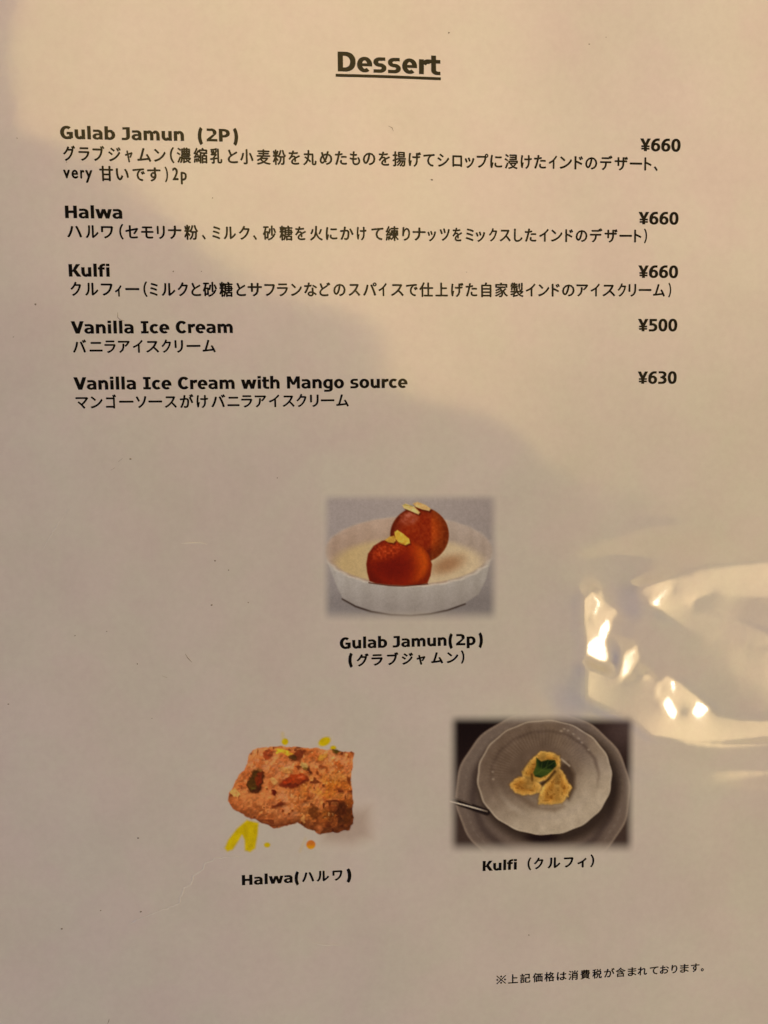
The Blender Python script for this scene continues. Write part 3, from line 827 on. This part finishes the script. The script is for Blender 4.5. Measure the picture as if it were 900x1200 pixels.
def paint_dumplings():
    cv = Canvas(24, 60, 844, 668, 3.2)
    X, Y = cv.X, cv.Y
    frame = smooth(22, 74, X) * smooth(846, 786, X) * smooth(62, 112, Y) * smooth(668, 596, Y)
    n1 = value_noise(X, Y, 26, 1); n2 = value_noise(X, Y, 9, 2)
    cv.c = mixc((163, 152, 145), (150, 142, 137), smooth(100, 620, Y)) - (8 * smooth(500, 820, X))[..., None]
    cv.a = frame
    # soft ground shade under the dish
    cv.shade(cv.ell(440, 560, 400, 85, 0, 60) * smooth(460, 560, Y), 0.90)
    # outer wall of the dish
    wall = cv.poly([(48, 370), (70, 430), (100, 505), (122, 550), (180, 582), (250, 606), (340, 622), (430, 626), (520, 618),
                    (600, 601), (680, 573), (745, 530), (780, 460), (806, 350), (700, 330), (420, 330), (150, 330)], 5)
    cv.put(cv.line([(122, 553), (180, 587), (250, 611), (340, 626), (430, 630), (520, 622), (600, 605), (680, 576)], 9, 5), (74, 62, 56), False)
    fl = 0.5 + 0.5 * np.sin((np.arcsin(np.clip((X - 425) / 395, -1, 1))) * 22)
    wc = mixc((176, 168, 158), (156, 147, 139), smooth(430, 630, Y)) - (5 * fl)[..., None] - (10 * smooth(520, 800, X))[..., None]
    cv.put(wall, wc, False)
    # inside of the dish
    rim = cv.ell(425, 335, 385, 160, 0, 4)
    ic = mixc((184, 162, 144), (172, 150, 132), smooth(180, 320, Y)) - (6 * (0.5 + 0.5 * np.sin(np.arcsin(np.clip((X - 425) / 390, -1, 1)) * 24 + 2 * n1)))[..., None]
    ic = ic + ((X > 600) * 1.0)[..., None] * np.array([-4, 2, 6])
    cv.put(rim, ic, False)
    floor = cv.ell(425, 395, 345, 122, 0, 16) * cv.ell(425, 335, 372, 150, 0, 5)
    fc = mixc((188, 165, 124), (192, 172, 142), smooth(150, 420, X))
    fc = fc + (10 * smooth(560, 700, X) * (n1 - 0.3))[..., None]
    cv.put(floor, fc, False)
    # rim light, scalloped
    a = np.arctan2((Y - 335) / 160, (X - 425) / 385)
    rr = np.hypot((Y - 335) / 160, (X - 425) / 385) + 0.012 * np.sin(a * 26)
    edge = np.exp(-((rr - 1.0) / 0.028) ** 2)
    cv.put(edge * 0.75 * smooth(330, 420, Y), (196, 184, 168), False)
    cv.put(edge * 0.45 * smooth(330, 250, Y), (178, 164, 150), False)
    # reddish reflection on the cream by the balls
    cv.put(cv.ell(600, 395, 70, 34, -20, 26) * 0.55, (138, 92, 60), False)
    # back ball
    m = cv.ell(472, 259, 135, 128, 0, 4)
    t = smooth(515, 535, X)
    bc = mixc((112, 40, 12), (133, 58, 18), t)
    bc = bc * (1 - 0.35 * smooth(200, 120, np.hypot(X - 520, Y - 230)) * 0 - 0.30 * smooth(60, 135, np.hypot(X - 470, Y - 240)) )[..., None]
    bc = bc + (14 * (n2 - 0.5))[..., None]
    bc = bc * np.array([1.28, 1.34, 1.2])
    cv.put(m, bc, False)
    cv.put(cv.poly([(385, 172), (420, 150), (462, 160), (468, 190), (440, 210), (400, 215), (382, 200)], 12) * (0.5 + 0.5 * n2), (166, 92, 70), False)
    cv.put(cv.poly([(400, 170), (424, 156), (440, 168), (418, 180)], 5) * 0.5, (190, 122, 100), False)
    cv.put(cv.ell(372, 235, 16, 40, 12, 16) * 0.5, (140, 60, 36), False)
    # front ball
    m = cv.poly([(228, 392), (236, 345), (262, 308), (300, 285), (345, 276), (400, 277), (450, 290), (490, 315), (515, 350), (529, 395),
                 (522, 445), (508, 480), (470, 488), (400, 491), (330, 488), (270, 480), (243, 470), (232, 430)], 4)
    fcol = mixc((104, 30, 8), (136, 58, 14), smooth(400, 500, X))
    fcol = mixc(fcol, np.array((82, 18, 4.0)), 0.75 * cv.ell(345, 410, 95, 58, 0, 50))
    fcol = mixc(fcol, np.array((140, 56, 26.0)), 0.75 * cv.ell(320, 325, 70, 36, -22, 30) * (0.35 + 0.65 * n2))
    fcol = mixc(fcol, np.array((78, 20, 6.0)), 0.7 * smooth(115, 152, np.hypot(X - 380, (Y - 385) * 1.25)))
    grit = 0.5 * value_noise(X, Y, 6, 21) + 0.5 * n2
    hot = cv.ell(330, 320, 75, 34, -22, 26)
    fcol = fcol * np.array([1.2, 1.32, 1.15]) * (1.12 + 0.22 * (grit - 0.5) * hot + 0.08 * (n2 - 0.5))[..., None]
    fcol = mixc(fcol, np.array((176, 92, 58.0)), 0.55 * hot * smooth(0.5, 0.85, grit))
    cv.put(m, fcol, False)
    cv.put(cv.line([(240, 478), (330, 491), (400, 494), (508, 484)], 5, 3) * 0.8, (70, 26, 12), False)
    # almond slivers
    for pts, cc in (([(392, 124), (408, 116), (450, 132), (474, 156), (466, 166), (430, 150), (400, 138)], (206, 178, 122)),
                    ([(440, 116), (462, 108), (500, 122), (524, 140), (516, 150), (480, 142), (452, 130)], (203, 170, 118)),
                    ([(312, 282), (334, 266), (356, 262), (364, 284), (352, 296), (326, 292)], (190, 150, 72)),
                    ([(356, 246), (370, 236), (398, 254), (424, 276), (428, 296), (406, 306), (378, 296), (360, 276)], (206, 170, 76))):
        sh = [(x + 5, y + 7) for x, y in pts]
        cv.put(cv.poly(sh, 5) * 0.55, (62, 20, 8), False)
        cv.put(cv.poly(pts, 3), np.array(cc) + (26 * (n2 - 0.5))[..., None], False)
    cv.put(cv.line([(400, 122), (440, 128)], 4, 3) * 0.6, (130, 130, 60), False)
    cv.put(cv.line([(362, 288), (402, 302)], 5, 3) * 0.6, (150, 96, 30), False)
    # the front rim passes before the balls
    print_photo(cv, PHOTO_CORNERS['gulab'], (900, 704.3), (176, 159, 137), 'photo of two brown syrup dumplings in a white fluted dish')

def paint_halwa():
    cv = Canvas(70, 10, 840, 640, 3.2)
    X, Y = cv.X, cv.Y
    W = np.array((168, 152, 138.0))
    cv.c = np.zeros(X.shape + (3,)) + W
    n0 = value_noise(X, Y, 70, 3); n1 = value_noise(X, Y, 24, 4); n2 = value_noise(X, Y, 10, 5); n3 = value_noise(X + 7, Y, 5, 6)
    # printed cast shade at the lower right
    s = cv.poly([(560, 500), (700, 400), (790, 390), (800, 540), (700, 570), (560, 560)], 50)
    cv.put(s * 0.55, (120, 98, 88))
    yel = np.array((178, 158, 6.0))
    drips = [cv.poly([(198, 448), (256, 462), (252, 520), (240, 588), (214, 606), (188, 598), (186, 545), (176, 524), (158, 556), (134, 594), (106, 604), (92, 586), (108, 546), (150, 490)], 8),
             cv.ell(295, 570, 16, 13, 0, 5), cv.ell(380, 78, 17, 17, 0, 5), cv.ell(570, 78, 33, 21, -25, 6), cv.ell(612, 108, 16, 12, 0, 5)]
    for d in drips:
        cv.put(d, yel + (18 * (n1 - 0.5))[..., None])
    cv.put(cv.line([(372, 66), (368, 40)], 20, 10) * 0.45, (180, 165, 60))
    cv.put(cv.line([(452, 602), (478, 540)], 14, 10) * 0.35, (180, 165, 60))
    cv.put(cv.ell(504, 570, 23, 23, 0, 5), mixc((176, 110, 50), (190, 140, 30), smooth(560, 590, Y)))
    # the slice
    jit = 26 * (value_noise(X, Y, 30, 8) - 0.5) + 12 * (n2 - 0.5)
    poly = [(208, 140), (222, 118), (245, 108), (290, 102), (330, 97), (385, 103), (440, 99), (490, 108), (530, 104), (575, 114), (620, 117), (662, 124),
            (700, 121), (714, 132), (709, 165), (711, 200), (700, 226), (695, 262), (703, 300), (706, 350), (712, 372), (707, 400), (714, 440), (710, 468),
            (690, 500), (662, 508), (640, 516), (600, 514), (560, 523), (536, 520), (520, 508), (480, 490), (455, 470), (440, 462), (424, 474), (395, 476),
            (350, 486), (322, 488), (300, 475), (250, 455), (215, 440), (190, 430), (130, 395), (108, 360), (112, 320), (128, 296), (140, 270), (160, 236), (185, 210), (200, 178)]
    d = edge_distance(poly, X, Y) + jit * 0.35
    m = smooth(-5, 4, d)
    n4 = value_noise(X + 3, Y + 40, 46, 9); n5 = value_noise(X + 50, Y, 15, 10); n6 = value_noise(X, Y + 9, 7, 13)
    c = mixc((158, 92, 48), (178, 116, 70), smooth(0.2, 0.8, n1))
    c = mixc(c, np.array((184, 136, 106.0)), 0.6 * np.clip(cv.ell(430, 360, 100, 80, 0, 70) + cv.ell(610, 190, 90, 60, 0, 60) + cv.ell(250, 170, 60, 50, 0, 40) + cv.ell(390, 210, 70, 40, 20, 40), 0, 1) * smooth(0.3, 0.7, n5))
    c = mixc(c, np.array((150, 90, 30.0)), 0.8 * cv.ell(590, 350, 140, 120, 0, 80) * smooth(0.25, 0.75, n4))
    c = mixc(c, np.array((176, 120, 52.0)), 0.6 * cv.ell(580, 300, 120, 70, 0, 60) * smooth(0.5, 0.8, n5))
    c = mixc(c, np.array((88, 48, 22.0)), 0.85 * cv.ell(655, 440, 66, 80, 0, 36) * smooth(0.2, 0.6, n1))
    c = mixc(c, np.array((112, 62, 26.0)), 0.7 * cv.ell(270, 405, 80, 45, 20, 30) * smooth(0.3, 0.7, n5))
    c = mixc(c, np.array((100, 54, 26.0)), 0.75 * smooth(52, 4, d) * smooth(300, 450, Y))
    c = mixc(c, np.array((196, 142, 104.0)), 0.45 * smooth(26, 4, d) * smooth(220, 120, Y) * n1)
    # relief of the crumb: lit from above left
    bump = 0.55 * n5 + 0.3 * n2 + 0.35 * n1 + 0.15 * n6
    gy, gx = np.gradient(bump)
    c = c * np.clip(1 - 1.05 * (gy * 0.8 + gx * 0.5) * 1.15, 0.7, 1.25)[..., None]
    c = c * (0.90 + 0.14 * n6 + 0.06 * n0)[..., None]
    c = mixc(c, np.array((86, 40, 16.0)), 0.75 * smooth(0.30, 0.16, n5) * smooth(0.6, 0.3, n4))
    c = mixc(c, np.array((210, 170, 120.0)), 0.55 * smooth(0.80, 0.92, n2) * smooth(0.4, 0.7, n4))
    c = mixc(c * 1.06, np.array((184, 126, 92.0)), 0.20 * smooth(620, 300, X))
    c = c * (1 - 0.16 * smooth(250, 480, Y) * smooth(250, 560, X))[..., None]
    cv.put(m, c)
    wx, wy = 16 * (n5 - 0.5) + 10 * (n2 - 0.5), 16 * (n4 - 0.5) + 10 * (value_noise(X, Y, 11, 14) - 0.5)
    gx0, gy0 = cv.X, cv.Y
    cv.X, cv.Y = X + wx, Y + wy                 # ragged outlines for the chopped nuts
    for cx, cy, rx, ry, rot, cc, k in ((240, 268, 36, 60, 14, (64, 34, 12), 0.8), (228, 262, 20, 50, 14, (84, 62, 20), 0.8), (254, 252, 15, 34, 12, (122, 50, 18), 0.8),
                                       (258, 216, 12, 8, 0, (170, 130, 70), 0.6), (228, 296, 8, 7, 0, (120, 110, 50), 0.6),
                                       (300, 134, 24, 26, 10, (138, 64, 34), 0.8), (304, 126, 12, 10, 0, (172, 96, 60), 0.7),
                                       (424, 270, 70, 30, -12, (106, 40, 18), 0.8), (436, 258, 54, 23, -14, (160, 72, 30), 0.8), (392, 272, 26, 12, -8, (156, 62, 24), 0.8),
                                       (322, 322, 14, 12, 0, (96, 30, 14), 0.9), (448, 140, 22, 28, 20, (112, 54, 28), 0.8), (418, 150, 16, 12, 0, (78, 58, 26), 0.8),
                                       (628, 121, 18, 8, 0, (78, 68, 18), 0.9), (470, 184, 18, 12, 0, (184, 168, 110), 0.7), (496, 206, 9, 18, 0, (84, 48, 26), 0.8),
                                       (556, 152, 24, 11, -25, (196, 154, 64), 0.7), (520, 412, 22, 34, 0, (96, 54, 20), 0.6), (350, 380, 30, 8, -10, (98, 44, 22), 0.8),
                                       (468, 450, 12, 18, 10, (196, 150, 94), 0.7), (328, 264, 18, 17, 0, (200, 160, 104), 0.7), (384, 214, 30, 16, 20, (190, 146, 88), 0.6),
                                       (645, 400, 18, 44, 10, (80, 42, 16), 0.8), (680, 430, 20, 40, 0, (92, 52, 18), 0.6), (600, 395, 30, 20, 0, (150, 84, 44), 0.4),
                                       (640, 250, 60, 14, 6, (196, 142, 84), 0.5), (690, 262, 12, 24, 0, (104, 52, 20), 0.8), (540, 500, 16, 22, 0, (170, 106, 66), 0.6),
                                       (480, 200, 10, 8, 0, (110, 96, 40), 0.7), (556, 196, 12, 8, 0, (130, 64, 30), 0.7)):
        cv.put(cv.ell(cx + 4, cy + 5, rx, ry, rot, 7) * k * 0.45, (70, 32, 14), False)
        cv.put(cv.ell(cx, cy, rx, ry, rot, 5) * k, np.array(cc) * (0.80 + 0.28 * n2 + 0.14 * n6)[..., None], False)
    cv.put(cv.poly([(330, 114), (352, 106), (372, 116), (396, 118), (416, 134), (390, 144), (366, 132), (344, 134)], 4), np.array((200, 154, 56)) * (0.85 + 0.3 * n2)[..., None], False)
    cv.put(cv.poly([(126, 300), (150, 306), (172, 328), (140, 334), (118, 324)], 4), np.array((200, 154, 96)) * (0.85 + 0.3 * n2)[..., None], False)
    cv.put(cv.ell(456, 252, 18, 6, -14, 5) * 0.7, (206, 124, 84), False)
    cv.put(cv.line([(200, 436), (300, 470), (410, 470)], 8, 6) * 0.5, (84, 40, 20), False)
    cv.X, cv.Y = gx0, gy0
    print_photo(cv, PHOTO_CORNERS['halwa'], (900, 695.5), (160, 148, 136), 'photo of a nutty brown halwa slice with yellow drips')

def paint_kulfi():
    cv = Canvas(44, 50, 850, 660, 3.2)
    X, Y = cv.X, cv.Y
    n1 = value_noise(X, Y, 30, 11); n2 = value_noise(X, Y, 9, 12)
    cv.a = smooth(46, 100, X) * smooth(848, 796, X) * smooth(50, 104, Y) * smooth(656, 588, Y)
    cv.c = mixc((48, 32, 25), (92, 76, 68), smooth(100, 560, Y))
    cv.c = mixc(cv.c, np.array((100, 84, 80.0)), smooth(560, 800, X) * smooth(330, 120, Y))  # film glare at the top right, painted into the print colour
    # under plate
    a = np.arctan2((Y - 392) / 348, (X - 452) / 370)
    r = np.hypot((Y - 392) / 348, (X - 452) / 370) + 0.007 * np.sin(a * 14)
    cc = mixc((132, 118, 108), (126, 111, 101), smooth(250, 620, Y))
    cc = mixc(cc, np.array((92, 78, 72.0)), 0.7 * np.exp(-((r - 0.80) / 0.05) ** 2))
    cc = mixc(cc, np.array((158, 142, 128.0)), 0.6 * np.exp(-((r - 0.985) / 0.015) ** 2))
    cc = mixc(cc, np.array((140, 126, 116.0)), 0.5 * np.exp(-((r - 0.90) / 0.012) ** 2) * (0.5 + 0.5 * np.sin(a * 60)))
    cv.put(smooth(1.012, 0.988, r), cc, False)
    # spoon handles
    cv.put(cv.line([(66, 418), (140, 444), (214, 470)], 26, 5), (52, 40, 34), False)
    cv.put(cv.line([(60, 424), (130, 442), (214, 466)], 7, 3), (196, 184, 170), False)
    cv.put(cv.line([(70, 408), (150, 436)], 4, 3) * 0.7, (150, 134, 120), False)
    # shade of the bowl on the plate
    cv.put(cv.ell(476, 352, 302, 254, 0, 26) * 0.7, (58, 44, 34), False)
    cv.put(cv.ell(445, 575, 62, 22, 0, 12), (54, 36, 30), False)
    # bowl
    a = np.arctan2((Y - 325) / 243, (X - 457) / 285)
    r = np.hypot((Y - 325) / 243, (X - 457) / 285) + 0.006 * np.sin(a * 18)
    cc = mixc((136, 120, 107), (180, 166, 150), smooth(140, 560, Y + 0.55 * (X - 457)))
    cc = mixc(cc, np.array((110, 92, 78.0)), 0.6 * cv.ell(400, 270, 190, 150, 0, 90))
    ribs = 0.5 + 0.5 * np.sin(a * 90)
    cc = mixc(cc, np.array((168, 152, 134.0)), 0.16 * ribs * smooth(0.5, 0.6, r) * smooth(0.92, 0.8, r) * smooth(0.2, -0.4, a) )
    cc = mixc(cc, np.array((174, 160, 146.0)), 0.65 * np.exp(-((r - 0.70) / 0.05) ** 2) * smooth(300, 480, Y))
    cc = mixc(cc, np.array((104, 88, 78.0)), 0.45 * np.exp(-((r - 0.80) / 0.03) ** 2) * smooth(420, 250, Y))
    cc = mixc(cc, np.array((182, 168, 152.0)), 0.7 * np.exp(-((r - 0.982) / 0.014) ** 2))
    cc = cc + (10 * (n1 - 0.5))[..., None]
    cv.put(smooth(1.012, 0.988, r), cc, False)
    for px, py in ((527, 131), (540, 122), (578, 142), (600, 160), (612, 176), (640, 205), (556, 128), (238, 300), (240, 330)):
        cv.put(cv.ell(px, py, 5, 4, 0, 4) * 0.5, (190, 176, 160), False)
    # shade beside the scoops
    cv.put(cv.poly([(520, 270), (556, 262), (584, 310), (584, 370), (560, 420), (540, 400)], 14) * 0.75, (84, 66, 52), False)
    cv.put(cv.poly([(310, 380), (380, 412), (440, 450), (540, 446), (500, 470), (400, 450)], 14) * 0.35, (100, 80, 64), False)
    cv.put(cv.line([(528, 248), (562, 276)], 8, 4) * 0.7, (190, 176, 160), False)
    sc = [([(362, 330), (360, 300), (378, 272), (405, 242), (440, 216), (485, 218), (518, 234), (526, 262), (518, 290), (470, 335), (420, 348)], (182, 146, 82)),
          ([(306, 356), (328, 332), (350, 318), (400, 332), (446, 356), (440, 388), (400, 396), (360, 400), (330, 386)], (174, 136, 76)),
          ([(428, 436), (432, 400), (450, 362), (480, 322), (512, 282), (540, 306), (556, 340), (572, 366), (556, 404), (530, 434), (480, 440)], (184, 146, 84))]
    for k, (pts, cc) in enumerate(sc):
        d = edge_distance(pts, X, Y) + 5 * (n2 - 0.5)
        c = np.array(cc) * (0.76 + 0.36 * n1 + 0.12 * n2)[..., None]
        c = mixc(c, np.array((210, 182, 126.0)), 0.5 * smooth(24, 3, d) * (0.3 + 0.7 * n2))
        c = mixc(c, np.array((150, 108, 48.0)), 0.7 * smooth(8, 36, d) * smooth(0.35, 0.7, n1))
        c = mixc(c, np.array((92, 56, 18.0)), 0.25 * smooth(0.62, 0.8, n2) * smooth(6, 20, d))
        c = mixc(c, np.array((214, 186, 126.0)), 0.3 * smooth(0.6, 0.95, value_noise(X + 31, Y, 20, 15)))
        cv.put(smooth(-12, 0, d) * 0.25, (110, 84, 52), False)
        cv.put(smooth(-5, 5, d), c, False)
    cv.put(cv.line([(446, 352), (470, 336), (500, 300)], 12, 6) * 0.7, (70, 48, 18), False)
    cv.put(cv.line([(404, 336), (402, 312)], 9, 5) * 0.6, (90, 60, 20), False)
    cv.put(cv.poly([(408, 304), (420, 276), (422, 242), (442, 258), (470, 250), (500, 252), (508, 274), (484, 300), (468, 314), (440, 326), (416, 320)], 4),
           mixc((44, 58, 22), (84, 98, 44), smooth(0.45, 0.8, n1)), False)
    for p, q in (((418, 312), (500, 258)), ((440, 298), (446, 264)), ((462, 284), (472, 256)), ((446, 294), (474, 300))):
        cv.put(cv.line([p, q], 2, 3) * 0.6, (112, 124, 66), False)
    print_photo(cv, PHOTO_CORNERS['kulfi'], (900, 720.0), (166, 150, 133), 'photo of yellow kulfi with a green leaf in a white bowl', (1.52, 1.55, 1.58))

paint_dumplings()
paint_halwa()
paint_kulfi()

# ------------------------------------------------------------------ dust, fibres and creases caught under the film
random.seed(4)
def ribbon(name, pts, w, mat, lift=0.035):
    a = np.array(pts, float)
    fine = [a[0]]
    for p, q in zip(a, a[1:]):
        k = max(1, int(np.hypot(*(q - p)) / 0.7))
        fine += [p + (q - p) * (i + 1) / k for i in range(k)]
    a = np.array(fine)
    a[1:-1] += np.random.RandomState(len(a)).normal(0, w * 0.25, (len(a) - 2, 2))
    t = np.gradient(a, axis=0)
    t /= np.linalg.norm(t, axis=1)[:, None] + 1e-9
    nrm = np.stack([-t[:, 1], t[:, 0]], 1)
    n = len(a)
    prof = np.sin(np.linspace(0.12, math.pi - 0.12, n)) ** 0.6
    L = a + nrm * (w / 2 * prof)[:, None]
    Rr = a - nrm * (w / 2 * prof)[:, None]
    pts2 = np.concatenate([L, a, Rr])
    v = on_page(pts2, lift)
    v = [(x, y, z + (0.00003 if n <= i < 2 * n else 0)) for i, (x, y, z) in enumerate(v)]
    f = []
    for i in range(n - 1):
        f.append((i, n + i, n + i + 1, i + 1)); f.append((n + i, 2 * n + i, 2 * n + i + 1, n + i + 1))
    return mesh_object(name, v, f, mat, page)

for x, y in SPECKS:
    rr = 0.10 + 0.13 * random.random()
    k = 9
    pts = [(x, y)]
    for i in range(k):
        a = i * 2 * math.pi / k
        q = rr * (0.6 + 0.6 * random.random())
        pts.append((x + q * math.cos(a) * (0.8 + 0.7 * random.random()), y + q * math.sin(a)))
    v = on_page(pts, 0.034)
    v[0] = (v[0][0], v[0][1], v[0][2] + 0.00006)
    mesh_object('dust_speck', v, [(0, 1 + i, 1 + (i + 1) % k) for i in range(k)], DUST, page)
for f in FIBRES:
    ribbon('dust_fibre', f, 0.15, DUST)
for c, w in zip(CREASES, (0.42, 0.30, 0.35, 0.25)):
    ribbon('film_crease', c, w, CREASE)
